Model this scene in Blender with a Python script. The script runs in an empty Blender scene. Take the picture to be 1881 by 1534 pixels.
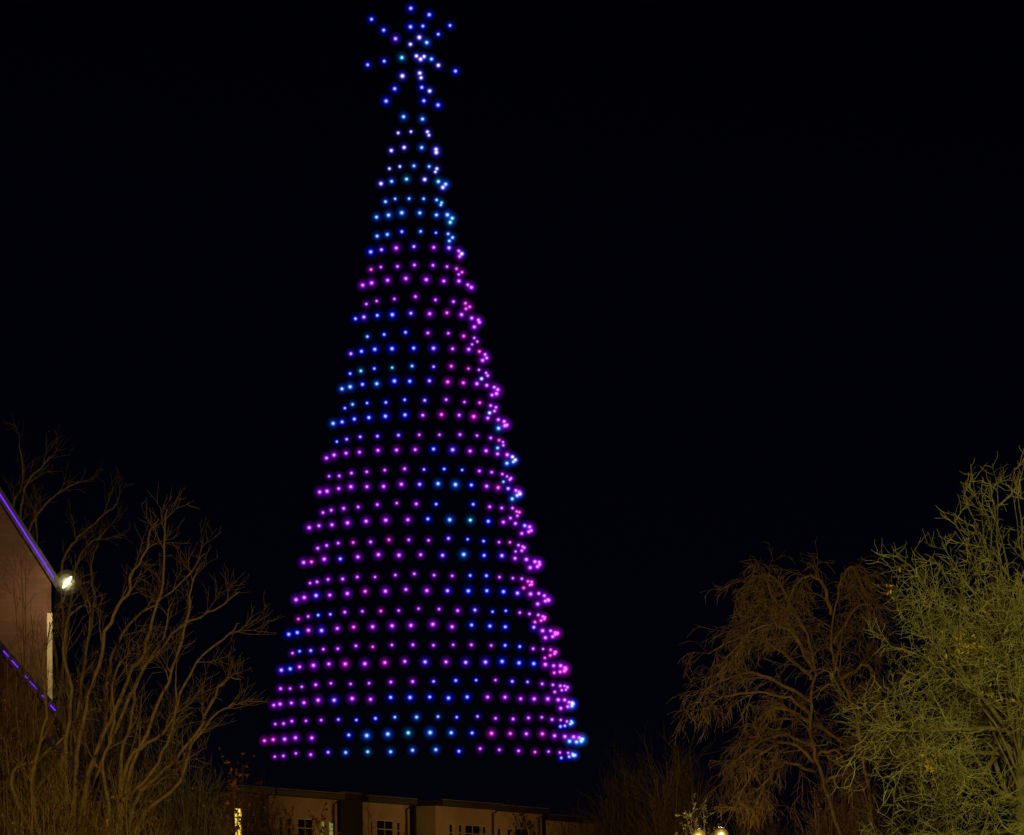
import bpy, math, random
from mathutils import Vector, Matrix
random.seed(7)
R_ = math.radians
sc = bpy.context.scene
C = sc.collection

# ------------------------------------------------------------------ camera
F, PW, PH = 7800.0, 1881.0, 1534.0            # focal length in photo pixels, photo size
PITCH, ROLL = math.atan(988.0 / F), R_(-0.9)
EYE = Vector((0, 0, 1.6))
CAMROT = Matrix.Rotation(R_(90) + PITCH, 3, 'X') @ Matrix.Rotation(ROLL, 3, 'Z')
cam = bpy.data.cameras.new('camera'); cam.sensor_width = 36; cam.lens = 36 * F / PW
cam.clip_start = 0.5; cam.clip_end = 6000
camo = bpy.data.objects.new('camera', cam); C.objects.link(camo)
camo.matrix_world = Matrix.Translation(EYE) @ CAMROT.to_4x4()
sc.camera = camo

def at(px, py, Y):
    """direction of a photo pixel, followed out to the depth Y (metres along +Y)"""
    d = CAMROT @ Vector(((px - PW / 2) / F, -(py - PH / 2) / F, -1))
    return EYE + d * (Y / d.y)

# ------------------------------------------------------------------ night sky, moon, exposure
w = bpy.data.worlds.new('World'); sc.world = w; w.use_nodes = True
nt = w.node_tree
sky = nt.nodes.new('ShaderNodeTexSky'); sky.sky_type = 'NISHITA'; sky.sun_disc = False
sky.sun_elevation = R_(40); sky.sun_rotation = R_(145); sky.air_density = 0.7; sky.dust_density = 0.0; sky.ozone_density = 8.0   # moonlit: the day sky, thousands of times dimmer
bg = nt.nodes['Background']; bg.inputs['Strength'].default_value = 0.0003
tint = nt.nodes.new('ShaderNodeMixRGB'); tint.blend_type = 'MULTIPLY'; tint.inputs['Fac'].default_value = 1
tint.inputs['Color2'].default_value = (.62, .42, 1.0, 1)
nt.links.new(sky.outputs['Color'], tint.inputs['Color1']); nt.links.new(tint.outputs['Color'], bg.inputs['Color'])
moon = bpy.data.lights.new('moon', 'SUN'); moon.energy = 0.006; moon.angle = R_(0.5); moon.color = (1.0, 0.93, 0.85)
mo = bpy.data.objects.new('moon', moon); C.objects.link(mo); mo.rotation_euler = (R_(50), 0, R_(-35))
sc.view_settings.view_transform = 'Standard'; sc.view_settings.look = 'None'
sc.view_settings.exposure = 0; sc.view_settings.gamma = 1; sc.view_settings.use_curve_mapping = False
sc.render.engine = 'CYCLES'
sc.cycles.use_denoising = True
sc.cycles.max_bounces = 3; sc.cycles.diffuse_bounces = 2; sc.cycles.glossy_bounces = 2
sc.cycles.transparent_max_bounces = 96; sc.cycles.volume_bounces = 0
sc.cycles.sample_clamp_indirect = 2.0

# ------------------------------------------------------------------ materials
M = {}
def mat(name, col, rough=0.8, var=0.25, scale=6.0, bump=0.0, spec=0.3, col2=None, metal=0.0):
    if name in M: return M[name]
    m = bpy.data.materials.new(name); m.use_nodes = True
    n = m.node_tree.nodes; l = m.node_tree.links; b = n['Principled BSDF']
    b.inputs['Roughness'].default_value = rough; b.inputs['Specular IOR Level'].default_value = spec
    b.inputs['Metallic'].default_value = metal
    tc = n.new('ShaderNodeTexCoord'); nz = n.new('ShaderNodeTexNoise')
    nz.inputs['Scale'].default_value = scale; nz.inputs['Detail'].default_value = 5
    l.new(tc.outputs['Object'], nz.inputs['Vector'])
    rp = n.new('ShaderNodeValToRGB'); l.new(nz.outputs['Fac'], rp.inputs['Fac'])
    c2 = col2 or tuple(min(1, c * (1 + var)) for c in col)
    rp.color_ramp.elements[0].position = 0.3; rp.color_ramp.elements[1].position = 0.7
    rp.color_ramp.elements[0].color = (*[c * (1 - var) for c in col], 1); rp.color_ramp.elements[1].color = (*c2, 1)
    l.new(rp.outputs['Color'], b.inputs['Base Color'])
    if bump:
        bp = n.new('ShaderNodeBump'); bp.inputs['Strength'].default_value = bump; bp.inputs['Distance'].default_value = 0.02
        l.new(nz.outputs['Fac'], bp.inputs['Height']); l.new(bp.outputs['Normal'], b.inputs['Normal'])
    M[name] = m
    return m

def emit(name, col, strength, sampled=False):
    if name in M: return M[name]
    m = bpy.data.materials.new(name); m.use_nodes = True
    n = m.node_tree.nodes; l = m.node_tree.links
    n.remove(n['Principled BSDF'])
    e = n.new('ShaderNodeEmission'); e.inputs['Color'].default_value = (*col, 1); e.inputs['Strength'].default_value = strength
    l.new(e.outputs['Emission'], n['Material Output'].inputs['Surface'])
    m.cycles.emission_sampling = 'AUTO' if sampled else 'NONE'
    M[name] = m
    return m

def glow(name, col, strength):
    """bloom around a light, put in as a shape: an evenly glowing clear body, so it is brightest where it is thickest"""
    if name in M: return M[name]
    m = bpy.data.materials.new(name); m.use_nodes = True
    n = m.node_tree.nodes; l = m.node_tree.links
    n.remove(n['Principled BSDF'])
    e = n.new('ShaderNodeEmission'); e.inputs['Color'].default_value = (*col, 1); e.inputs['Strength'].default_value = strength
    l.new(e.outputs['Emission'], n['Material Output'].inputs['Volume'])
    m.cycles.emission_sampling = 'NONE'; m.cycles.homogeneous_volume = True
    M[name] = m
    return m

def brickwork(name, c1, c2, mortar, sx, bw, rh):
    m = bpy.data.materials.new(name); m.use_nodes = True
    n = m.node_tree.nodes; l = m.node_tree.links; b = n['Principled BSDF']
    tc = n.new('ShaderNodeTexCoord'); sp = n.new('ShaderNodeSeparateXYZ'); cb = n.new('ShaderNodeCombineXYZ')
    l.new(tc.outputs['Object'], sp.inputs['Vector'])
    ad = n.new('ShaderNodeMath'); ad.operation = 'ADD'
    l.new(sp.outputs['X'], ad.inputs[0]); l.new(sp.outputs['Y'], ad.inputs[1])
    l.new(ad.outputs[0], cb.inputs['X']); l.new(sp.outputs['Z'], cb.inputs['Y'])
    br = n.new('ShaderNodeTexBrick'); l.new(cb.outputs[0], br.inputs['Vector'])
    br.inputs['Color1'].default_value = (*c1, 1); br.inputs['Color2'].default_value = (*c2, 1); br.inputs['Mortar'].default_value = (*mortar, 1)
    br.inputs['Scale'].default_value = sx; br.inputs['Brick Width'].default_value = bw; br.inputs['Row Height'].default_value = rh
    br.inputs['Mortar Size'].default_value = 0.008
    nz = n.new('ShaderNodeTexNoise'); nz.inputs['Scale'].default_value = 1.3; nz.inputs['Detail'].default_value = 6
    l.new(tc.outputs['Object'], nz.inputs['Vector'])
    mx = n.new('ShaderNodeMixRGB'); mx.blend_type = 'MULTIPLY'; mx.inputs['Fac'].default_value = 0.7
    rp = n.new('ShaderNodeValToRGB'); rp.color_ramp.elements[0].color = (.28, .25, .22, 1); rp.color_ramp.elements[1].color = (1, 1, 1, 1)
    rp.color_ramp.elements[0].position = .3; rp.color_ramp.elements[1].position = .65
    l.new(nz.outputs['Fac'], rp.inputs['Fac'])
    l.new(br.outputs['Color'], mx.inputs['Color1']); l.new(rp.outputs['Color'], mx.inputs['Color2'])
    l.new(mx.outputs['Color'], b.inputs['Base Color']); b.inputs['Roughness'].default_value = .9
    M[name] = m
    return m

# ------------------------------------------------------------------ mesh helpers
class MB:
    def __init__(s): s.v = []; s.f = []; s.m = []
    def face(s, idx, mi=0): s.f.append(idx); s.m.append(mi)
    def box(s, o, ax, ay, az, mi=0):
        """box with corner o and edge vectors ax, ay, az"""
        b = len(s.v)
        for k in range(8):
            s.v.append(tuple(o + ax * (k & 1) + ay * ((k >> 1) & 1) + az * ((k >> 2) & 1)))
        fs = ((0, 2, 3, 1), (4, 5, 7, 6), (0, 1, 5, 4), (2, 6, 7, 3), (0, 4, 6, 2), (1, 3, 7, 5))
        if ax.cross(ay).dot(az) < 0: fs = tuple(tuple(reversed(q)) for q in fs)
        for q in fs: s.face(tuple(b + i for i in q), mi)
    def cbox(s, c, sx, sy, sz, mi=0):
        c = Vector(c)
        s.box(c - Vector((sx, sy, sz)) / 2, Vector((sx, 0, 0)), Vector((0, sy, 0)), Vector((0, 0, sz)), mi)
    def tube(s, pts, r0, r1, sides=4, mi=0, cap=True):
        n = len(pts); b = len(s.v)
        for i, p in enumerate(pts):
            d = (pts[min(i + 1, n - 1)] - pts[max(i - 1, 0)])
            if d.length < 1e-9: d = Vector((0, 0, 1))
            d.normalize()
            u = d.cross(Vector((0.31, 0.95, 0.05)))
            if u.length < 1e-3: u = d.cross(Vector((1, 0, 0)))
            u.normalize(); v = d.cross(u)
            r = r0 + (r1 - r0) * i / (n - 1)
            for k in range(sides):
                a = 2 * math.pi * k / sides
                s.v.append(tuple(p + u * (r * math.cos(a)) + v * (r * math.sin(a))))
        for i in range(n - 1):
            for k in range(sides):
                a = b + i * sides + k; c = b + i * sides + (k + 1) % sides
                s.face((a, c, c + sides, a + sides), mi)
        if cap:
            s.face(tuple(b + k for k in reversed(range(sides))), mi)
            s.face(tuple(b + (n - 1) * sides + k for k in range(sides)), mi)
    def lathe(s, c, prof, sides=16, mi=0):
        """profile of (radius, height) turned about a vertical axis through c"""
        b = len(s.v); c = Vector(c)
        for r, z in prof:
            for k in range(sides):
                a = 2 * math.pi * k / sides
                s.v.append((c.x + r * math.cos(a), c.y + r * math.sin(a), c.z + z))
        for i in range(len(prof) - 1):
            for k in range(sides):
                a = b + i * sides + k; q = b + i * sides + (k + 1) % sides
                s.face((a, q, q + sides, a + sides), mi)
        s.face(tuple(b + k for k in reversed(range(sides))), mi)
        s.face(tuple(b + (len(prof) - 1) * sides + k for k in range(sides)), mi)
    def sphere(s, c, r, seg=12, rings=7, mi=0):
        c = Vector(c); b = len(s.v)
        s.v.append((c.x, c.y, c.z - r))
        for i in range(1, rings):
            t = math.pi * i / rings - math.pi / 2
            for k in range(seg):
                a = 2 * math.pi * k / seg
                s.v.append((c.x + r * math.cos(t) * math.cos(a), c.y + r * math.cos(t) * math.sin(a), c.z + r * math.sin(t)))
        s.v.append((c.x, c.y, c.z + r)); top = len(s.v) - 1
        for k in range(seg):
            s.face((b, b + 1 + (k + 1) % seg, b + 1 + k), mi)
            s.face((top, top - seg + k, top - seg + (k + 1) % seg), mi)
        for i in range(rings - 2):
            for k in range(seg):
                a = b + 1 + i * seg + k; q = b + 1 + i * seg + (k + 1) % seg
                s.face((a, q, q + seg, a + seg), mi)
    def leaf(s, p, n, size, mi=0):
        u = n.orthogonal().normalized(); u.rotate(Matrix.Rotation(random.uniform(0, 6.28), 3, n)); v = n.cross(u)
        b = len(s.v)
        for q in (p - u * size, p + v * size * .45 + n * size * .12, p + u * size, p - v * size * .45 + n * size * .12): s.v.append(tuple(q))
        s.face((b, b + 1, b + 2, b + 3), mi)
    def mesh(s, name, mats, smooth=False):
        me = bpy.data.meshes.new(name)
        me.from_pydata(s.v, [], s.f)
        for m in (mats if isinstance(mats, (list, tuple)) else [mats]): me.materials.append(m)
        me.polygons.foreach_set('material_index', s.m)
        if smooth: me.polygons.foreach_set('use_smooth', [True] * len(s.f))
        me.update()
        return me

def link(name, data, parent=None, loc=None):
    o = bpy.data.objects.new(name, data); C.objects.link(o)
    if parent: o.parent = parent
    if loc is not None: o.location = loc
    return o
def tag(o, label, cat, group=None, kind=None):
    if label: o['label'] = label
    if cat: o['category'] = cat
    if group: o['group'] = group
    if kind: o['kind'] = kind
    return o
def thing(name, label, cat, loc, group=None):
    return tag(link(name, None, None, loc), label, cat, group)
def part(name, mb, mats, parent, smooth=False):
    """mesh built in world coordinates, hung under its thing"""
    o = link(name, mb.mesh(name, mats, smooth), parent)
    p = parent; off = Vector((0, 0, 0))
    while p: off += p.location; p = p.parent
    o.location = -off
    return o

# ------------------------------------------------------------------ ground
g = MB()
N = 24
for j in range(N + 1):
    for i in range(N + 1):
        x = -1500 + 3000 * i / N; y = -300 + 2400 * j / N
        g.v.append((x, y, 0.0))
for j in range(N):
    for i in range(N):
        a = j * (N + 1) + i; g.face((a, a + 1, a + N + 2, a + N + 1))
gm = mat('ground_grass', (.045, .06, .022), .95, .4, 3.0, .5, col2=(.09, .085, .045))
tag(link('ground', g.mesh('ground', gm)), 'dark winter grass ground around the trees and buildings', 'ground', kind='structure')

# ------------------------------------------------------------------ lamps
SOD = (1.0, 0.50, 0.13)
WARM = (1.0, 0.72, 0.30)
def point(name, loc, energy, col, radius, parent):
    l = bpy.data.lights.new(name, 'POINT'); l.energy = energy; l.color = col; l.shadow_soft_size = radius
    o = link(name, l, parent); o.location = Vector(loc) - parent.location
    return o
lampmetal = mat('lamp_metal', (.03, .032, .03), .5, .2, 20, spec=.4)
def globe_lamp(x, y, h, energy, col, label, bloom_gain=12.0):
    t = thing('garden_lamp', label, 'lamp', (x, y, 0), 'garden lamp posts with round globes')
    b = MB(); b.lathe((x, y, 0), ((.13, 0), (.13, .12), (.07, .2), (.045, .6), (.03, h - .22), (.05, h - .2), (.05, h - .135), (.03, h - .117)), 12)
    part('post', b, lampmetal, t, True)
    b = MB(); b.sphere((x, y, h), .115, 18, 12)
    gb_ = part('globe', b, glow('lamp_glass_bloom', (1, .62, .10), 1.3), t, True)  # globe and inner sphere carry the bloom put around the bulb
    b = MB(); b.sphere((x, y, h), .075, 16, 10)
    part('inner_bloom', b, glow('lamp_inner_bloom', (1, .70, .16), bloom_gain * .45), gb_, True)
    b = MB(); b.sphere((x, y, h), .038, 14, 9)
    part('bulb', b, emit('lamp_bulb', (1, .86, .36), 2.5), gb_, True)
    b = MB(); b.lathe((x, y, h + .117), ((.045, 0), (.03, .025), (.01, .045)), 12)
    part('cap', b, lampmetal, t, True)
    point('lamp_light', (x, y, h), energy, col, .06, t)
def road_lamp(x, y, h, reach, energy, col, label):
    t = thing('street_lamp', label, 'street lamp', (x, y, 0), 'street lamps on tall poles')
    b = MB(); b.lathe((x, y, 0), ((.16, 0), (.16, .9), (.09, 1.0), (.06, h)), 12); part('pole', b, lampmetal, t, True)
    b = MB(); b.tube([Vector((x, y, h - .05)), Vector((x + reach * .5, y, h + .25)), Vector((x + reach, y, h + .32))], .045, .04, 8); part('arm', b, lampmetal, t, True)
    b = MB(); b.cbox((x + reach * 1.15, y, h + .34), .7, .26, .12); part('lamp_head', b, lampmetal, t)
    b = MB(); b.cbox((x + reach * 1.15, y, h + .265), .5, .2, .03); part('lens', b, emit('street_lens', col, 20), t)
    point('lamp_light', (x + reach * 1.15, y, h + .05), energy, col, .15, t)

# ------------------------------------------------------------------ terraced houses behind the trees
TH = R_(20.5)                                   # the row runs away from the eye at this angle
WD = Vector((math.sin(TH), math.cos(TH), 0)); WN = Vector((math.cos(TH), -math.sin(TH), 0)); UP = Vector((0, 0, 1))
P0 = at(495, 1452, 180); EAVE = P0.z - .2; P0 = Vector((P0.x, P0.y, 0))
def t_of(px, py=1470):
    d = CAMROT @ Vector(((px - PW / 2) / F, -(py - PH / 2) / F, -1)); k = d.x / d.y
    return (k * P0.y - P0.x) / (WD.x - k * WD.y)
render_wall = mat('cream_render', (.44, .33, .23), .9, .16, .7, .2)
fascia = mat('fascia_board', (.045, .04, .038), .6, .2, 4)
roofm = mat('roof_felt', (.035, .035, .04), .85, .3, 5)
recess_dark = mat('shaded_recess_dark', (.016, .011, .009), .9, .3, 8, .3)  # near-black colour puts the shade of the house recesses into the material
framem = mat('window_frame', (.55, .5, .42), .5, .1, 8)
capm = mat('metal_capping', (.22, .21, .20), .5, .2, 5)
glassm = mat('dark_pane', (.012, .013, .016), .08, .3, 2, spec=.5)
lit_yellow = emit('lit_pane_yellow', (1.0, .70, .10), 1.6)
lit_green = emit('lit_pane_green', (.75, .76, .14), .30)
def wall_with_openings(mb, o, L, H, th, ops):
    """slab along WD with rectangular openings (t0, t1, z0, z1), thickness th inwards"""
    ts = sorted({0, L, *[v for q in ops for v in q[:2]]}); zs = sorted({0, H, *[v for q in ops for v in q[2:4]]})
    for i in range(len(ts) - 1):
        z_run = None
        for j in range(len(zs) - 1):
            tc = (ts[i] + ts[i + 1]) / 2; zc = (zs[j] + zs[j + 1]) / 2
            solid = not any(q[0] < tc < q[1] and q[2] < zc < q[3] for q in ops)
            if solid and z_run is None: z_run = zs[j]
            if z_run is not None and (not solid or j == len(zs) - 2):
                top = zs[j] if not solid else zs[j + 1]
                mb.box(o + WD * ts[i] + UP * z_run, WD * (ts[i + 1] - ts[i]), -WN * th, UP * (top - z_run)); z_run = None
def terrace(xa, xb, out, ops_px, label, lit=None, dz=0.0, mat_=None):
    ta, tb = t_of(xa), t_of(xb); L = tb - ta; H = EAVE + dz
    o = P0 + WD * ta + WN * out
    t = thing('terraced_house', label, 'house', o, 'row of terraced houses')
    ops = []
    for (pa, pb, drop) in ops_px:
        a, b = t_of(pa) - ta, t_of(pb) - ta
        ops.append((a, b, H - drop - 1.45, H - drop))
        ops.append((a, b, H - drop - 4.35, H - drop - 2.9))
    mb = MB(); wall_with_openings(mb, o, L, H, .25, ops); part('wall', mb, mat_ or render_wall, t)
    mb = MB(); mb.box(o - WN * .25, WD * .22, -WN * 7.5, UP * H); mb.box(o + WD * (L - .22) - WN * .25, WD * .22, -WN * 7.5, UP * H)
    mb.box(o + WD * .22 - WN * 7.5, WD * (L - .44), -WN * .25, UP * H); part('side_walls', mb, mat_ or render_wall, t)
    mb = MB(); mb.box(o + WD * -.02 + WN * .35 + UP * (H + .004), WD * (L + .04), -WN * 8.3, UP * .26); rf = part('roof', mb, roofm, t)
    mb = MB(); mb.box(o + WD * -.03 + WN * .38 + UP * (H + .02), WD * (L + .06), -WN * .028, UP * .2); part('fascia', mb, fascia, rf)
    mb = MB(); mb.box(o + WD * -.03 + WN * .40 + UP * (H + .262), WD * (L + .06), -WN * .12, UP * .03); part('parapet_cap', mb, capm, rf)
    mb = MB(); q = o + WD * (L - .5) + WN * .06; mb.tube([q, q + UP * (H - .2), q + WN * .25 + UP * (H - .02)], .05, .05, 8); part('downpipe', mb, fascia, t)
    for k, (a, b, z0, z1) in enumerate(ops):
        fr = MB(); q = o + WD * a - WN * .012; f = .035
        fr.box(q + UP * z0, WD * f, -WN * .07, UP * (z1 - z0)); fr.box(q + WD * (b - a - f) + UP * z0, WD * f, -WN * .07, UP * (z1 - z0))
        fr.box(q + WD * f + UP * z0, WD * (b - a - 2 * f), -WN * .07, UP * f); fr.box(q + WD * f + UP * (z1 - f), WD * (b - a - 2 * f), -WN * .07, UP * f)
        nm = max(1, round((b - a) / 1.0))
        for i in range(1, nm):
            fr.box(q + WD * ((b - a) * i / nm - .025) + UP * (z0 + f) - WN * .005, WD * .04, -WN * .05, UP * (z1 - z0 - 2 * f))
        fr.box(q + WD * f + UP * (z1 - .42) - WN * .008, WD * (b - a - 2 * f), -WN * .05, UP * .035)
        wo = part('window', fr, framem, t)
        pn = MB(); pn.box(q + WD * f - WN * .03 + UP * (z0 + f), WD * (b - a - 2 * f), -WN * .012, UP * (z1 - z0 - 2 * f))
        lm = (lit or {}).get(k)
        part('pane', pn, lm or glassm, wo)
        sl = MB(); sl.box(q + WD * -.05 + UP * (z0 - .07) + WN * .08, WD * (b - a + .1), -WN * .08, UP * .065); part('sill', sl, fascia, wo)
    return t
terrace(404, 490, 0, [(431, 445, .62), (462, 470, .85)], 'end house with dimmed wall colour and a yellow lit window behind the orange leaved shrub', {0: lit_yellow}, mat_=mat('dimmed_render', (.16, .11, .07), .9, .2, .9, .2))  # wall colour darkened to offset the nearby lamp's light
terrace(494, 619, 0, [(513, 519, .85), (528, 535, .9), (547, 575, .9), (589, 597, .95), (604, 613, .95)], 'cream house with two pale green lit windows beside the dark recess block', {6: lit_green, 8: lit_green})
terrace(663, 752, 0, [(681, 685, .8), (692, 722, .75), (729, 735, .78), (744, 750, .78)], 'cream house between the dark recess block and the projecting house')
terrace(772, 883, .75, [(797, 804, .78), (815, 821, .78), (827, 855, .78), (859, 865, .78)], 'projecting cream house with a shaded side wall and narrow dark windows')
terrace(897, 984, .3, [(903, 909, .8), (921, 927, .8), (935, 960, .76), (968, 974, .8)], 'cream house with a wide dark window next to the dim end house')
terrace(1000, 1095, 0, [(1012, 1020, .8), (1040, 1062, .8)], 'dim last cream house half hidden by bare shrubs', dz=-.25)
def pier(xa, xb, out, h, label):
    ta, tb = t_of(xa), t_of(xb)
    o = P0 + WD * ta; wdt = tb - ta
    mb = MB(); mb.box(o + WN * out, WD * wdt, -WN * (out + 1.2), UP * h)
    p = thing('recess_block', label, 'pier', o); part('shaft', mb, recess_dark, p)
    mb = MB(); mb.box(o + WN * (out + .04) + UP * h - WD * .04, WD * (wdt + .08), -WN * (out + 1.28), UP * .09); part('coping', mb, fascia, p)
pier(620.5, 661.5, .12, EAVE + .3, 'broad dark block in place of a shaded recess between two cream houses')
pier(753.5, 757, .2, EAVE + .12, 'slim dark block in place of a shaded recess beside the projecting cream house')
pier(884.5, 895, .1, EAVE + .1, 'narrow dark block in place of a shaded recess beyond the projecting cream house')
pier(985.5, 998.5, .1, EAVE + .05, 'narrow dark block in place of a shaded recess before the dim end house')
p = at(452, 1600, 110)
road_lamp(p.x, p.y, 3.6, .8, 900, SOD, 'unseen added lamp beside the orange leaved shrub')  # unseen lamp added below the view to brighten the orange shrub
for i, tt in enumerate((3, 13, 23.5, 33)):
    p = P0 + WD * tt + WN * 7
    road_lamp(p.x, p.y, 5.2, 1.0, (215, 300, 300, 110)[i], SOD, 'short street lamp before the %s cream house of the row' % ('first', 'second', 'third', 'fourth')[i])

# ------------------------------------------------------------------ steep gabled building at the left, edged with violet light strips
siding = brickwork('pinkish_brick', (.155, .062, .04), (.115, .046, .03), (.10, .05, .036), 1.0, .24, .08)
trimm = mat('cream_corner_trim', (.62, .5, .32), .6, .1, 6)
shingle = mat('dark_shingle', (.05, .045, .045), .85, .35, 9, .4)
violet = emit('violet_strip', (.13, .010, 1.0), 2.6, True)
gb = at(94, 1065, 72)
gab = thing('gabled_building', 'steep gabled brick building with violet light strips along its roof edges', 'building', (gb.x, gb.y, 0))
def gable(Y, corner_px, slope_px, half, depth, eave_drop=0.0, wallmat=siding, y_off=0.0):
    c = at(*corner_px, Y); up = c + Vector((-half, 0, half * slope_px)); lf = c + Vector((-2 * half, 0, 0))
    D = Vector((gb.x / gb.y * depth * 1.07, depth, 0)); z = Vector((0, 0, -c.z))
    mb = MB(); b = len(mb.v)
    for q in (c + z, c, up, lf, lf + z): mb.v.append(tuple(q))
    for q in (c + z, c, up, lf, lf + z): mb.v.append(tuple(q + D))
    mb.face((4, 3, 2, 1, 0)); mb.face((5, 6, 7, 8, 9)); mb.face((0, 1, 6, 5)); mb.face((4, 9, 8, 3)); mb.face((1, 2, 7, 6)); mb.face((3, 8, 7, 2))
    part('wall', mb, wallmat, gab)
    n1 = Vector((slope_px, 0, 1)).normalized()
    s1 = (up - c); s2 = (up - lf)
    mb = MB()
    e = s1.normalized() * .16; o = Vector((0, -.14, 0))
    mb.box(c - e + n1 * .01 + o, s1 + e, D * 1.03, n1 * .13)
    n2 = Vector((-slope_px, 0, 1)).normalized(); e = s2.normalized() * .16
    mb.box(lf - e + n2 * .01 + o, s2 + e, D * 1.03, n2 * .13)
    rf = part('roof', mb, shingle, gab)
    return c, up, lf, n1, n2
c, up, lf, n1, n2 = gable(72, (94, 1067), 1.58, 3.1, 9)
off = Vector((0, -.17, 0))
mb = MB(); mb.tube([c + n1 * .07 + off, up + n1 * .07 + off], .009, .009, 6); part('light_strip', mb, violet, gab)
mb = MB(); mb.tube([lf + n2 * .07 + off, up + n2 * .07 + off], .009, .009, 6); part('light_strip', mb, violet, gab)
mb = MB(); mb.box(Vector((c.x - .07, c.y - .02, 0)), Vector((.085, 0, 0)), Vector((0, .1, 0)), Vector((0, 0, c.z - .55))); part('corner_trim', mb, trimm, gab)
c, up, lf, n1, n2 = gable(69.5, (98, 1312), 1.17, 2.6, 2.35)
k = 17
for i in range(k):
    a = c.lerp(up, i / k); b_ = c.lerp(up, (i + random.uniform(.35, .92)) / k)
    mb = MB(); mb.tube([a + n1 * .07 + off, b_ + n1 * .07 + off], .009, .009, 6); part('light_strip', mb, violet, gab)
c, up, lf, n1, n2 = gable(67.0, (262, 1572), 1.22, 1.5, 2.3)
mb = MB(); mb.tube([c + n1 * .07 + off, up + n1 * .07 + off], .012, .012, 6); part('light_strip', mb, emit('dim_violet_strip', (.2, .03, .9), .10), gab)
# the floodlight on its bracket by the corner of the gable
fp = at(123, 1070, 71.2)
fl = thing('floodlight', 'bright white floodlight on a bracket at the gable corner', 'floodlight', (fp.x - .3, fp.y, fp.z - .1))
mb = MB(); mb.tube([Vector((fp.x - .29, fp.y + .82, fp.z - .35)), Vector((fp.x - .12, fp.y + .5, fp.z - .28)), fp + Vector((-.03, .3, -.06))], .02, .02, 6); part('bracket', mb, lampmetal, fl)
dr = Vector((.62, -.05, .78)).normalized()
mb = MB(); mb.box(fp - dr * .10 + Vector((-.03, .28, .03)), dr * .2, Vector((.07, 0, -.06)), Vector((0, .07, 0))); part('housing', mb, lampmetal, fl)
mb = MB()
for q0, q1, ra, rb in ((-.12, -.09, .014, .028), (-.09, 0, .028, .045), (0, .10, .045, .026), (.10, .13, .026, .01)):
    mb.tube([fp + dr * q0, fp + dr * q1], ra, rb, 10, cap=False)
ln = part('lens', mb, emit('flood_lens', (1, .93, .62), 1.6), fl, True)
mb = MB(); mb.sphere(fp, .22, 18, 12); part('flood_halo', mb, glow('flood_bloom', (1, .80, .30), .13), ln, True)  # glowing spheres added as the bloom around the floodlight
mb = MB(); mb.sphere(fp, .15, 16, 10); mb.sphere(fp, .09, 14, 9, 1); part('flood_inner_halo', mb, [glow('flood_inner', (1, .82, .34), .75), glow('flood_core', (1, .86, .42), 4.0)], ln, True)
point('flood_light', fp + Vector((.02, -.3, -.02)), 55, (1, .85, .5), .05, fl)

# ------------------------------------------------------------------ trees
def rv(a=1.0): return Vector((random.gauss(0, a), random.gauss(0, a), random.gauss(0, a)))
def walk(p, d, length, n, wander, trop):
    """a crooked shoot: n steps, bent by chance and pulled along trop"""
    pts = [p.copy()]; d = d.normalized()
    for i in range(n):
        d = (d + rv(wander) + trop * (1.0 / n)).normalized()
        p = p + d * (length / n); pts.append(p.copy())
    return pts, d
def side_dir(d, ang):
    u = d.orthogonal().normalized(); u.rotate(Matrix.Rotation(random.uniform(0, 6.283), 3, d))
    return (d * math.cos(ang) + u * math.sin(ang)).normalized()
def grow(out, pts, r, lv, P):
    """side shoots along a path; P[lv] = (count, first, angle, len, len_var, steps, wander, tropism, r_ratio)"""
    if lv >= len(P): return
    cnt, first, ang, ln, lvv, st, wd, trop, rr = P[lv]
    n = len(pts) - 1
    c = int(cnt) + (random.random() < cnt % 1)
    for k in range(c):
        t = first + (1 - first) * (k + random.random()) / c
        i = min(int(t * n), n - 1); f = t * n - i
        p = pts[i].lerp(pts[i + 1], f); d = (pts[i + 1] - pts[i]).normalized()
        nd = side_dir(d, ang * random.uniform(.6, 1.35))
        L = ln * random.uniform(1 - lvv, 1 + lvv) * (1.15 - .45 * t)
        q, _ = walk(p, nd, L, st, wd, trop)
        r0 = r * (1 - .65 * t) * rr
        out[min(lv, len(out) - 1)].tube(q, max(r0, .004), max(r0 * .25, .0022), 3 if lv else 4, cap=False)
        grow(out, q, r0, lv + 1, P)
def smooth(ctrl, per=4):
    res = []; n = len(ctrl)
    for i in range(n - 1):
        p0 = ctrl[max(i - 1, 0)]; p1 = ctrl[i]; p2 = ctrl[i + 1]; p3 = ctrl[min(i + 2, n - 1)]
        for k in range(per):
            t = k / per
            res.append(.5 * ((2 * p1) + (p2 - p0) * t + (2 * p0 - 5 * p1 + 4 * p2 - p3) * t * t + (3 * p1 - p0 - 3 * p2 + p3) * t ** 3))
    res.append(ctrl[-1].copy())
    return res

bark = mat('bare_bark', (.185, .115, .048), .9, .35, 14, .3)
bark2 = mat('willow_bark', (.185, .115, .045), .9, .35, 14, .3)
lichen = mat('lichen_twigs', (.17, .19, .07), .9, .6, 3, .2, col2=(.40, .42, .16))
darkbark = mat('dark_stems', (.11, .08, .055), .9, .3, 12)

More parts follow.
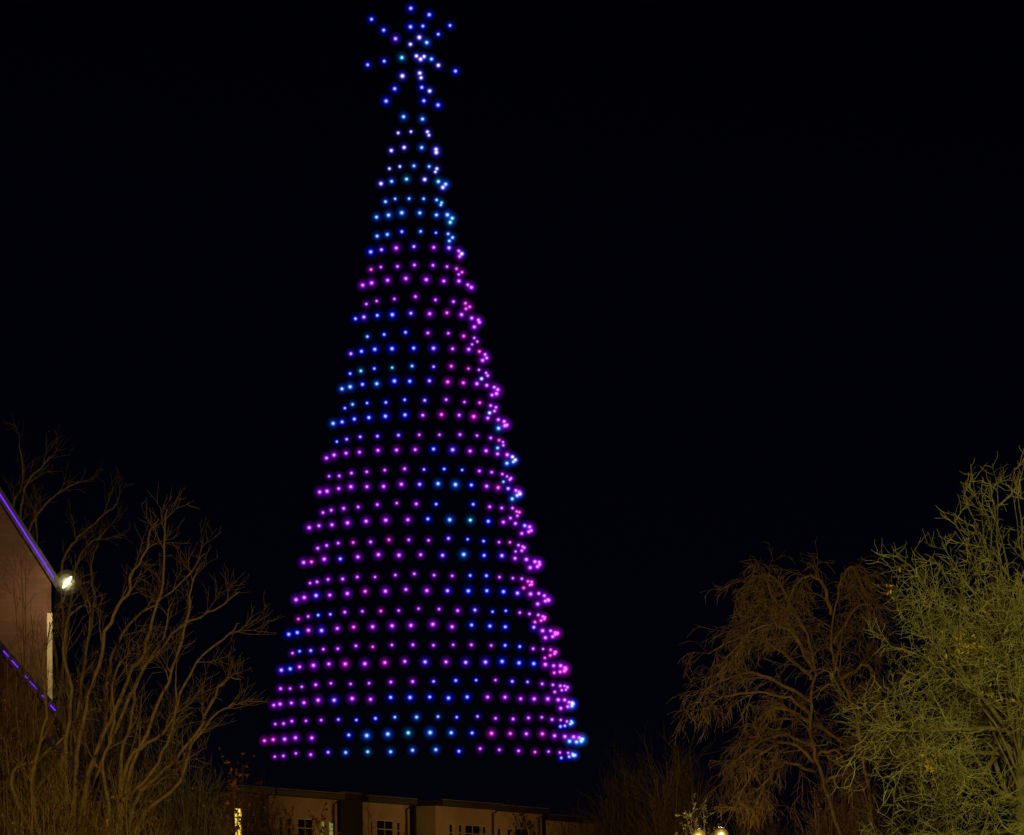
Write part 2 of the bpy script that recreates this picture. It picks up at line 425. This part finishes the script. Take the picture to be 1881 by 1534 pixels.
def guided_tree(root_px, Y, limbs, label, P, r0, mt, group=None):
    base = at(root_px, 1900, Y); base.z = 0
    t = thing('bare_tree', label, 'tree', base, group)
    tr, cr = MB(), MB()
    tr.tube(smooth([base + Vector((0, 0, -.2)), base + Vector((.02, 0, .5)), base + Vector((0, .05, 1.0))]), r0 * 2.4, r0 * 1.9, 8)
    for path in limbs:
        dy = random.uniform(-1.6, 1.6)
        ctrl = []
        m = len(path)
        for i, (x, y) in enumerate(path):
            y += 32 * min(1, max(0, (1300 - y) / 250)) if Y < 70 else 0
            ctrl.append(at(x, y, Y + dy * (.45 + .55 * i / max(1, m - 1))))
        head = base + Vector((random.uniform(-.08, .08), random.uniform(-.08, .08), random.uniform(.6, 1.0)))
        mid = head.lerp(ctrl[0], .5) + Vector((-.25 * (ctrl[0].x - head.x), 0, .12))
        pts = smooth([head, mid] + ctrl, 4)
        pts = [p + rv(.012) for p in pts]
        tr.tube(pts, r0, r0 * .22, 6)
        grow([cr, cr], pts, r0 * .8, 0, P)
    part('trunk', tr, mt, t, True); part('crown', cr, mt, t)
    return t
PB = [(7, .22, .5, .52, .45, 6, .12, Vector((.10, 0, .35)), .5),
      (5, .2, .55, .36, .5, 4, .13, Vector((.05, 0, .3)), .6),
      (2, .2, .7, .22, .5, 3, .15, Vector((0, 0, .2)), .7)]
guided_tree(150, 78, [
    [(110, 1400), (60, 1200), (20, 1020), (24, 930), (40, 890), (40, 845), (35, 815)],
    [(90, 1300), (35, 1080), (35, 960), (52, 885), (75, 860), (92, 838)],
    [(120, 1350), (70, 1150), (40, 1060), (52, 975), (76, 935), (106, 905), (146, 884)],
    [(130, 1420), (100, 1200), (76, 1060), (68, 990), (64, 930)],
    [(135, 1420), (118, 1180), (112, 1050), (126, 1008), (152, 980), (192, 945), (216, 928)],
    [(90, 1450), (120, 1200), (138, 1060), (152, 1012), (178, 990), (198, 972)],
    [(140, 1420), (150, 1250), (172, 1120), (168, 1040), (180, 1000)],
], 'tall bare tree with few crooked branches rising behind the gabled building', PB, .047, bark, 'bare trees beside the gabled building')
guided_tree(130, 59, [
    [(140, 1420), (158, 1300), (182, 1210), (200, 1120), (236, 1062), (240, 1025), (268, 978), (276, 945), (292, 920)],
    [(165, 1420), (215, 1300), (240, 1225), (265, 1180), (286, 1090), (300, 1040), (302, 950), (305, 905)],
    [(175, 1440), (225, 1310), (270, 1210), (332, 1130), (396, 1092), (440, 1056)],
    [(110, 1430), (128, 1350), (142, 1310), (150, 1230), (165, 1120), (160, 1060)],
    [(20, 1440), (60, 1400), (102, 1370), (152, 1320), (176, 1298)],
    [(150, 1480), (190, 1330), (200, 1220), (222, 1150), (262, 1100), (330, 1040), (376, 985)],
    [(120, 1400), (130, 1260), (118, 1180), (128, 1110), (150, 1085)],
    [(60, 1480), (70, 1380), (85, 1300), (78, 1200), (95, 1120)],
], 'bare tree with long upswept branches leaning toward the cream houses', PB, .041, bark, 'bare trees beside the gabled building')
guided_tree(215, 57, [
    [(225, 1430), (258, 1375), (310, 1338), (332, 1270), (372, 1190), (420, 1146), (438, 1120)],
    [(230, 1450), (280, 1320), (318, 1220), (345, 1110), (350, 1050), (368, 1005)],
    [(245, 1480), (320, 1400), (370, 1330), (400, 1260), (420, 1240), (442, 1242)],
    [(250, 1520), (330, 1436), (352, 1370), (400, 1310), (436, 1290)],
    [(220, 1420), (240, 1330), (255, 1240), (300, 1150), (312, 1080)],
    [(215, 1500), (280, 1420), (310, 1350), (325, 1290), (322, 1225)],
    [(200, 1480), (190, 1400), (210, 1330), (205, 1260), (225, 1200)],
], 'low spreading bare tree whose thin branches reach the lowest drones', PB, .037, bark, 'bare trees beside the gabled building')

# weeping tree
def weeping(px, Y, label):
    base = at(px, 1900, Y); base.z = 0
    t = thing('weeping_tree', label, 'tree', base)
    tr, cr = MB(), MB()
    stems = [[(1604, 1900), (1602, 1534), (1586, 1400), (1572, 1315), (1546, 1250), (1528, 1205), (1532, 1130), (1546, 1055)],
             [(1596, 1800), (1548, 1560), (1520, 1460), (1498, 1390), (1488, 1320), (1496, 1220), (1470, 1140), (1424, 1105), (1406, 1055)]]
    arms = [[(1490, 1310), (1440, 1280), (1360, 1272), (1290, 1305)], [(1490, 1325), (1420, 1300), (1390, 1360), (1372, 1400)],
            [(1492, 1250), (1440, 1200), (1370, 1170), (1300, 1200)], [(1500, 1420), (1440, 1400), (1400, 1450), (1380, 1520)], [(1510, 1440), (1560, 1420), (1590, 1460), (1600, 1530)], [(1492, 1370), (1430, 1350), (1360, 1390), (1330, 1440)], [(1495, 1390), (1540, 1380), (1560, 1430), (1565, 1500)], [(1498, 1220), (1430, 1130), (1390, 1110), (1350, 1150)],
            [(1530, 1180), (1580, 1110), (1610, 1130), (1625, 1200)], [(1500, 1330), (1560, 1370), (1610, 1350), (1660, 1372)],
            [(1470, 1140), (1420, 1062), (1378, 1068), (1345, 1105)], [(1530, 1130), (1500, 1060), (1460, 1080), (1440, 1140)],
            [(1500, 1400), (1440, 1360), (1390, 1400), (1350, 1480)], [(1580, 1370), (1620, 1340), (1650, 1390), (1660, 1450)],
            [(1545, 1250), (1590, 1220), (1610, 1260), (1622, 1330)], [(1490, 1290), (1400, 1240), (1320, 1250), (1272, 1300)],
            [(1540, 1080), (1562, 1045), (1586, 1080), (1600, 1140)], [(1495, 1230), (1450, 1160), (1400, 1150), (1330, 1210)]]
    Pw = [(11, .12, .9, .50, .5, 5, .18, Vector((0, 0, -.4)), .5),
          (7, .1, .8, .38, .5, 5, .18, Vector((0, 0, -.75)), .6),
          (2.8, .1, .7, .20, .5, 3, .18, Vector((0, 0, -.6)), .8)]
    for s in stems:
        dy = random.uniform(-.4, .4)
        pts = smooth([at(x, y, Y + dy) for x, y in s], 5); tr.tube([p + rv(.012) for p in pts], .042, .012, 7)
        grow([cr, cr], pts[10:], .03, 0, [(20, .1, .9, .65, .4, 6, .15, Vector((0, 0, -.3)), .6)] + Pw[1:])
    for a in arms:
        dy = random.uniform(-1.5, 1.5)
        pts = smooth([at(x, y, Y + dy * i / 3) for i, (x, y) in enumerate(a)], 5); pts = [p + rv(.02) for p in pts]
        tr.tube(pts, .034, .008, 5); grow([cr, cr], pts, .022, 0, Pw)
    part('trunk', tr, bark2, t, True); part('crown', cr, bark2, t)
weeping(1604, 70, 'brown weeping tree with drooping bare twigs on a leaning trunk')

# dense lichen-green tree
def dense(px, Y, label):
    base = at(px, 1900, Y); base.z = 0
    t = thing('bare_tree', label, 'tree', base)
    tr, cr = MB(), MB()
    top = at(px - 10, 1320, Y)
    trunk = smooth([base + Vector((0, 0, -.2)), base.lerp(top, .35) + Vector((.08, 0, 0)), base.lerp(top, .7) + Vector((-.04, .05, 0)), top], 5)
    tr.tube(trunk, .13, .07, 9)
    Pd = [(10, .22, .8, .82, .4, 6, .20, Vector((0, 0, .15)), .6),
          (8, .1, .9, .43, .45, 5, .27, Vector((0, 0, .1)), .65),
          (3.2, .1, .9, .21, .5, 4, .3, Vector((0, 0, .05)), .75)]
    nl = 30
    for k in range(nl):
        az = k * 2.399963; u = (k + .5) / nl
        el = R_(-28 + 100 * u)
        d = Vector((math.cos(az) * math.cos(el), math.sin(az) * math.cos(el), math.sin(el)))
        L = (1.68 + .70 * max(0, math.sin(el)) ** 2) * random.uniform(.82, 1.12)
        p = trunk[-1 - random.randint(0, 6)]
        pts, _ = walk(p, d, L, 8, .10, Vector((0, 0, .35 if el > 0 else -.05)))
        tr.tube(pts, .04, .009, 5); grow([cr, cr], pts, .0165, 0, Pd)
    for k, (tx, ty) in enumerate([(1618, 1180), (1640, 1130), (1662, 1085), (1680, 1050), (1700, 1060), (1708, 1015), (1728, 1000), (1740, 1035), (1758, 950), (1772, 915), (1780, 985), (1790, 880), (1806, 915), (1822, 885), (1840, 872), (1858, 890), (1872, 868), (1900, 870), (1930, 880)]):
        tip = at(tx + random.uniform(-8, 8), ty + random.uniform(-10, 10), Y + random.uniform(-1.3, 1.3))   # long open shoots over the crown
        p = trunk[-2 - k % 4]; md = p.lerp(tip, .55) + Vector((.05, 0, .22)) + rv(.08)
        pts = smooth([p, md, tip], 6); pts = [q + rv(.02) for q in pts]
        tr.tube(pts, .02, .005, 5)
        grow([cr, cr], pts[4:], .015, 0, [(8, .0, .75, .38, .4, 5, .17, Vector((-.12, 0, .25)), .6), (5, .1, .8, .20, .4, 4, .2, Vector((0, 0, .2)), .7)])
    lv = MB()
    for (lx, ly, n_, sp) in ((1772, 1182, 46, .09), (1700, 1408, 22, .06), (1640, 1080, 10, .05), (1825, 1275, 14, .07)):
        for k in range(n_): lv.leaf(at(lx, ly, Y - 1.3) + rv(sp), rv().normalized(), random.uniform(.02, .04))
    part('trunk', tr, mat('mossy_bark', (.13, .12, .055), .9, .5, 8, .5), t, True); part('crown', cr, lichen, t)
    part('withered_leaves', lv, mat('withered_leaf', (.45, .32, .04), .8, .3, 9), t)['kind'] = 'stuff'
dense(1892, 50, 'dense lichen green bare tree with a rounded crown of fine twigs')

# ------------------------------------------------------------------ shrubs
rust = mat('rust_leaves', (.28, .11, .03), .8, .4, 9)
olive = mat('olive_leaves', (.09, .10, .03), .6, .4, 9)
def shrub(x0, x1, ytop, Y, label, stems, stem_mat, leaf_mat=None, leaves=0, leaf=.04, twig=.55, name='shrub', r=.014, group='winter shrubs between the trees and the houses', ragged=.35):
    a = at(x0, ytop, Y); b = at(x1, ytop, Y); base = (a + b) / 2; H = base.z; base = Vector((base.x, Y, 0)); half = (b.x - a.x) / 2
    t = thing(name, label, 'shrub', base, group)
    st, tw, lf = MB(), MB(), MB()
    for k in range(stems):
        u = random.uniform(-1, 1); v = random.uniform(-1, 1)
        foot = base + Vector((u * half * .4, v * .5, 0))
        tip = base + Vector((u * half, v * half * .7, H * (1 - ragged * random.random()) * (1 - .25 * u * u)))
        pts = smooth([foot, foot.lerp(tip, .5) + rv(.08) + Vector((-u * half * .2, 0, 0)), tip], 5); pts = [p + rv(.012) for p in pts]
        st.tube(pts, r, r * .3, 4, cap=False)
        o = MB(); n0 = len(tw.v)
        grow([tw, tw], pts[4:], r * .8, 0, [(9, .0, .6, twig, .4, 4, .12, Vector((0, 0, .35)), .6), (3, .1, .6, twig * .5, .4, 3, .12, Vector((0, 0, .2)), .7)])
        if leaves:
            for i in range(leaves):
                q = Vector(tw.v[random.randrange(n0, len(tw.v))])
                lf.leaf(q + rv(.02), rv().normalized(), leaf * random.uniform(.6, 1.2))
    part('stems', st, stem_mat, t); part('twigs', tw, stem_mat, t)['kind'] = 'stuff'
    if leaves: part('leaves', lf, leaf_mat, t)['kind'] = 'stuff'
    return t
shrub(-20, 100, 985, 67, 'slender bare stems straggling up the gable wall', 18, bark, None, 0, 0, .6, r=.014, ragged=.6)
shrub(-20, 110, 1215, 61, 'tall bare brush against the lower gable wall', 40, bark, rust, 4, .03, .6, r=.016, ragged=.5)
shrub(70, 250, 1235, 64, 'tall bare brush between the gable corner and the upswept tree', 110, darkbark, rust, 5, .03, .65, r=.02, ragged=.5)
shrub(215, 385, 1290, 65, 'bare brush behind the low spreading tree', 90, darkbark, rust, 5, .03, .65, r=.02, ragged=.5)
shrub(-10, 190, 1400, 54, 'thicket of upright bare stems under the tall bare tree', 60, bark, rust, 8, .03)
shrub(150, 330, 1420, 53, 'tangled thicket under the bare tree with upswept branches', 55, bark, rust, 10, .03)
shrub(280, 425, 1405, 60, 'low dark thicket next to the orange leaved shrub', 90, darkbark, rust, 6, .03, .5, r=.016)
shrub(385, 476, 1392, 120, 'orange leaved shrub in front of the yellow lit window', 34, darkbark, rust, 34, .085, .9, r=.02, ragged=.6)
shrub(446, 515, 1440, 104, 'dark bare shrub over the left end of the house row', 60, darkbark, rust, 22, .07, .8, r=.024)
shrub(478, 560, 1470, 128, 'rust leaved shrub at the wall with the slim windows', 26, darkbark, rust, 40, .08, .8, r=.02)
shrub(555, 622, 1484, 132, 'rust leaved shrub under the pale green lit windows', 22, darkbark, rust, 40, .08, .8, r=.02)
shrub(655, 705, 1468, 146, 'thin bare shrub right of the broad dark recess block', 16, darkbark, None, 0, 0, .9, r=.02)
shrub(700, 790, 1506, 146, 'low bare shrub before the slim dark recess block', 22, darkbark, None, 0, 0, .8, r=.02)
shrub(865, 925, 1502, 150, 'low bare shrub before the narrow dark recess block', 12, darkbark, rust, 12, .07, .8, r=.02)
shrub(930, 1000, 1478, 150, 'rust leaved shrub before the wide dark window', 20, darkbark, rust, 40, .08, .8, r=.02)
shrub(1000, 1110, 1474, 140, 'bare shrub hiding the dim end house', 36, darkbark, rust, 8, .07, .9, r=.02)
shrub(1085, 1205, 1405, 92, 'tall dim sapling clump at the end of the house row', 90, bark, None, 0, 0, 1.0, r=.03, ragged=.5)
shrub(1180, 1300, 1375, 86, 'tall dim sapling clump reaching under the weeping tree', 90, bark, None, 0, 0, 1.0, r=.03, ragged=.5)
shrub(1225, 1345, 1482, 68, 'olive leaved shrub around the two globe lamps', 34, darkbark, olive, 80, .035, .4)
shrub(1335, 1460, 1435, 73, 'rust flecked thicket below the drooping weeping twigs', 70, bark, rust, 14, .035, .6, r=.026)
shrub(1450, 1600, 1420, 74, 'thicket around the foot of the leaning weeping trunk', 80, bark, rust, 8, .035, .6, r=.026)
shrub(1590, 1760, 1470, 73, 'dark thicket between the weeping tree and the green tree', 70, bark, None, 0, 0, .6, r=.026)

# ------------------------------------------------------------------ lamp posts among the trees and along the near road
p = at(1175, 1600, 76); road_lamp(p.x, p.y, 2.9, .6, 300, (1, .62, .2), 'unseen added lamp before the dim sapling clumps')  # unseen lamp added to brighten the sapling thickets
p = at(1283, 1537, 67); globe_lamp(p.x, p.y, p.z, 90, WARM, 'dimmer yellow globe lamp in the olive leaved shrub', 9)
p = at(1325, 1534, 66); globe_lamp(p.x, p.y, p.z, 140, WARM, 'brighter globe lamp next to the brown thicket', 16)
road_lamp(-6.8, 22, 7.2, 1.0, 5800, (1.0, .46, .085), 'tall orange street lamp by the gabled building side')
road_lamp(7.4, 22, 7.2, -1.0, 13800, (1.0, .86, .25), 'tall yellow street lamp by the green tree side')

# ------------------------------------------------------------------ the drones that draw the tree of light
DD = 380.0
RINGS = [   # photo row, centre column, radius in photo pixels, colours from the left end round to the right (- = no drone)
    (214, 759, 19, 'ss'),
    (241, 759, 30, 'wwww'),
    (270, 759, 44, 'wwsww'),
    (304, 758, 45, 'wwssww'),
    (329, 757, 61, 'wscwcsw'),
    (365, 759, 55, 'ssssscs'),
    (391, 760, 72, 'sssssscc'),
    (426, 760, 71, 'ssbsbsss'),
    (452, 762, 87, 'bvmvmvmwm'),
    (487, 762, 85, 'pmmmmmppm'),
    (513, 761, 103, 'mmmmmmmmm-'),
    (549, 764, 98, 'mmmmmmppp'),
    (575, 762, 118, 'bvbbvmpmmmmm'),
    (611, 762, 115, '-sbbmmpmmm'),
    (638, 765, 129, 'vbbbbvmmpmmm'),
    (673, 765, 130, 'bcbcsvppmmmw'),
    (700, 766, 147, 'ssbsbbvppmmmmmm'),
    (735, 766, 145, 'bsbbbvmmpmmmw'),
    (762, 766, 164, 'sbbbbbmpmpmmmmms'),
    (798, 767, 158, 'bvvvvmmmmmpmms'),
    (825, 766, 179, 'mmmmmmmbvmmmmwwss'),
    (862, 767, 171, 'mmmmmmvbbmmmmmms'),
    (889, 765, 190, 'mmmmmmmvssbmpvmmwss'),
    (926, 767, 186, 'mmmmmmmb-bmmmppmm'),
    (954, 766, 209, 'mmmmmmmbscbmmvmmmm'),
    (991, 767, 196, 'mmmpmpmmvbbmpmmmmm'),
    (1019, 767, 224, 'mpmvmmmmvsbvmmmmmmm'),
    (1056, 767, 211, 'mmmmmmmmmmbbmmmppppp'),
    (1084, 768, 239, 'mmvmmpmmmvbbbvmmmmmmm'),
    (1120, 768, 233, 'pmbvmmpmmmmvbbmmmppppp'),
    (1149, 770, 253, 'bbmvmpmmmmmbbb-vmmpppmm'),
    (1185, 771, 250, 'mbvmmmpmmmmmmbbmmpppppp'),
    (1215, 771, 269, 'vbmmmpmpmvmvvbbbmmmppppp'),
    (1251, 771, 270, 'mmmmmmmmmvbbmvvmmmmmmmm'),
    (1281, 770, 284, 'mmmmmvmmbbbbbmmmmmmmmwbsmm'),
    (1317, 770, 281, 'mmmmmvbbsssbvmmmmmmmsssbb'),
    (1347, 770, 301, 'ppmmm-bsscssbppmpmmmmsccss'),
    (1378, 772, 284, 'mmmmvscsssbmmmpmmmsswbb'),
]
COL = {  # halo colour, core colour, word
    'b': ((.0, .004, 1.0), (.50, .60, 1.0), 'blue'), 'v': ((.08, .0, 1.0), (.72, .50, 1.0), 'violet'),
    'm': ((.28, .0, .80), (1.0, .29, 1.0), 'magenta'), 'p': ((.44, .0, .62), (1.0, .22, .80), 'pink'),
    's': ((.0, .08, .95), (.48, .84, 1.0), 'azure'), 'c': ((.0, .11, .50), (.32, 1.0, .95), 'turquoise'),
    'w': ((.05, .03, .85), (1.0, .94, 1.0), 'white')}
airframe = mat('drone_shell', (.02, .02, .022), .5, .2, 30)
def airframe_mb(mb, c, mi=0, s=1.0):
    mb.cbox(c + Vector((0, 0, .21 * s)), .16 * s, .11 * s, .06 * s, mi)
    for sx in (-1, 1):
        for sy in (-1, 1):
            e = c + Vector((sx * .17 * s, sy * .17 * s, .22 * s))
            mb.tube([c + Vector((sx * .05 * s, sy * .04 * s, .21 * s)), e], .012 * s, .009 * s, 4, mi)
            mb.lathe(e, ((.016 * s, -.015 * s), (.016 * s, .03 * s)), 6, mi)
            a = random.uniform(0, 3.14); u = Vector((math.cos(a), math.sin(a), 0)); v = Vector((-u.y, u.x, 0))
            mb.box(e + Vector((0, 0, .032 * s)) - u * .1 * s - v * .01 * s, u * .2 * s, v * .02 * s, Vector((0, 0, .004 * s)), mi)
        mb.tube([c + Vector((sx * .05 * s, 0, .18 * s)), c + Vector((sx * .1 * s, 0, .12 * s)), c + Vector((sx * .1 * s, .08 * s, .12 * s))], .006 * s, .006 * s, 3, mi)
SIZES = {'big': (.62, .38, .235, .112), 'small': (.52, .325, .20, .098)}     # radii: added bloom halo, two inner halos, LED
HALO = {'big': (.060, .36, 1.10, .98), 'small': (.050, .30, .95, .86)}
body = MB(); airframe_mb(body, Vector((0, 0, 0))); body_me = body.mesh('light_drone', airframe)
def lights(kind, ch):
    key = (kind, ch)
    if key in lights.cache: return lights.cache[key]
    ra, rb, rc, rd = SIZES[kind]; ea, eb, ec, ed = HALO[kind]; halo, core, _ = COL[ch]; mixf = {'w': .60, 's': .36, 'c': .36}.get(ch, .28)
    ms = (glow('globe_%s_%s' % key, halo, ea), glow('halo2_%s_%s' % key, halo, eb),  # glowing shells stand in for the bloom around each LED
          glow('halo3_%s_%s' % key, tuple((1 - mixf) * h + mixf * q for h, q in zip(halo, core)), ec), emit('led_%s_%s' % key, core, ed))
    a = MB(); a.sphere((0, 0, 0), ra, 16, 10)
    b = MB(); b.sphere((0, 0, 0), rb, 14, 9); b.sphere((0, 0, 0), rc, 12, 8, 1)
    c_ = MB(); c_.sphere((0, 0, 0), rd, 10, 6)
    r = (a.mesh('led_halo', ms[0], True), b.mesh('inner_halo', ms[1:3], True), c_.mesh('led', ms[3], True), ms)
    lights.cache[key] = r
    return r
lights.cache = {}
ORD = 'top second third fourth fifth sixth seventh eighth ninth tenth eleventh twelfth thirteenth fourteenth fifteenth sixteenth seventeenth eighteenth nineteenth'.split()
spots = []      # (position, colour, size, label, rank)
for ri, (y, cx, rp, cols) in enumerate(RINGS):
    rm_ = (at(cx + rp, y, DD) - at(cx, y, DD)).length
    fr = at(cx, y, DD - rm_); ctr = Vector((at(cx, y, DD).x, DD, fr.z))
    n = len(cols); big = ri % 2 == 0
    for k, ch in enumerate(cols):
        if ch == '-': continue
        a = R_(-67 + 180.0 * k / (n - 1))
        pos = ctr + Vector((rm_ * math.sin(a), -rm_ * math.cos(a), 0)) + rv(.05)
        ring = '%s wide ring below the star' % ORD[ri // 2] if ri != 36 else 'the lowest wide ring of the tree'
        nb = [('a gap' if q == '-' else COL[q][2]) for q in (cols[k - 1:k] + cols[k + 1:k + 2])]
        me_ = COL[ch][2]
        if len(nb) < 2: lab = '%s lit drone at an end of the %s' % (me_, ring.replace('the ', '', 1) if ri == 36 else ring)
        elif 'a gap' in nb: lab = '%s lit drone beside a gap in the %s' % (me_, ring.replace('the ', '', 1) if ri == 36 else ring)
        elif nb[0] == nb[1]: lab = '%s lit drone between two %s ones, %s' % (me_, nb[0], ring)
        else: lab = '%s lit drone between %s and %s ones, %s' % (me_, *sorted(nb), ring)
        spots.append((pos, ch, 'big' if big else 'small', lab, (0 if big else 1, 0 if abs(a) < R_(88) else 1, -ri)))
S0 = .18607                                     # star: rays in photo pixels (600 + .186 u, .186 v), last figure the depth of the tip
RAYS = [('upright', [(831, 82, 'b'), (828, 265, 'b'), (827, 437, 'w')], 0), ('steep right hand', [(1013, 145, 'b'), (950, 258, 'b'), (915, 370, 'w')], 4),
        ('upper left', [(443, 190, 'b'), (563, 298, 'b'), (680, 382, 'v')], 0), ('upper right', [(1218, 252, 'b'), (1102, 338, 'b'), (988, 420, 's')], -1),
        ('level left', [(405, 640, 'b'), (568, 604, 'b'), (743, 569, 'c')], -3), ('level right', [(1272, 702, 'b'), (1103, 645, 'w'), (1035, 583, 's')], 2),
        ('lower left', [(587, 998, 'b'), (672, 876, 'b'), (748, 750, 'w')], 0), ('straight down', [(960, 995, 'b'), (940, 863, 'b'), (920, 722, 'w')], 4),
        ('lower right', [(1100, 1037, 'b'), (1017, 898, 'w'), (932, 768, 'w')], 0), ('middle', [(887, 553, 'w'), (962, 558, 'w'), (928, 584, 'w')], 2.5)]
for nm, pts, dep in RAYS:
    for k, (u, v, ch) in enumerate(pts):
        dpt = dep * (1 - k / 3) if nm != 'middle' else dep * (k - 1)
        where = ('at the tip of', 'midway along', 'at the root of')[k]
        lab = '%s lit drone %s the %s ray of the star' % (COL[ch][2], where, nm) if nm != 'middle' else 'white lit drone in the middle of the star'
        spots.append((at(600 + u * S0, v * S0, DD + dpt), ch, 'big', lab, (-1, 0, 0)))
spots.sort(key=lambda q: q[4])
for pos, ch, size, lab, _ in spots[:300]:
    d = tag(link('light_drone', body_me, None, pos), lab, 'drone', 'lit drones drawing the tree of light')
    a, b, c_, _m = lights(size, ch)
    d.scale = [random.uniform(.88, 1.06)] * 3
    gl = link('led_halo', a, d); link('inner_halo', b, gl); link('led', c_, gl)
rest = spots[300:]
mb = MB(); slots = [airframe]; idx = {}
for pos, ch, size, lab, _ in rest:
    airframe_mb(mb, pos)
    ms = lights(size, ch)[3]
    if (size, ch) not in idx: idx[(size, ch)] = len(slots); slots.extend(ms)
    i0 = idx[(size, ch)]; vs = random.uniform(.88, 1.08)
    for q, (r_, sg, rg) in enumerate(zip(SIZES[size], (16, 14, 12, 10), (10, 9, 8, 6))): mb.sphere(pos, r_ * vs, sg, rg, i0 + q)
sw = link('drone_swarm', mb.mesh('drone_swarm', slots, True))
tag(sw, 'smaller pink and blue lit drones of the narrow rings filling the light tree', 'drones', kind='stuff')
print('drones', len(spots))
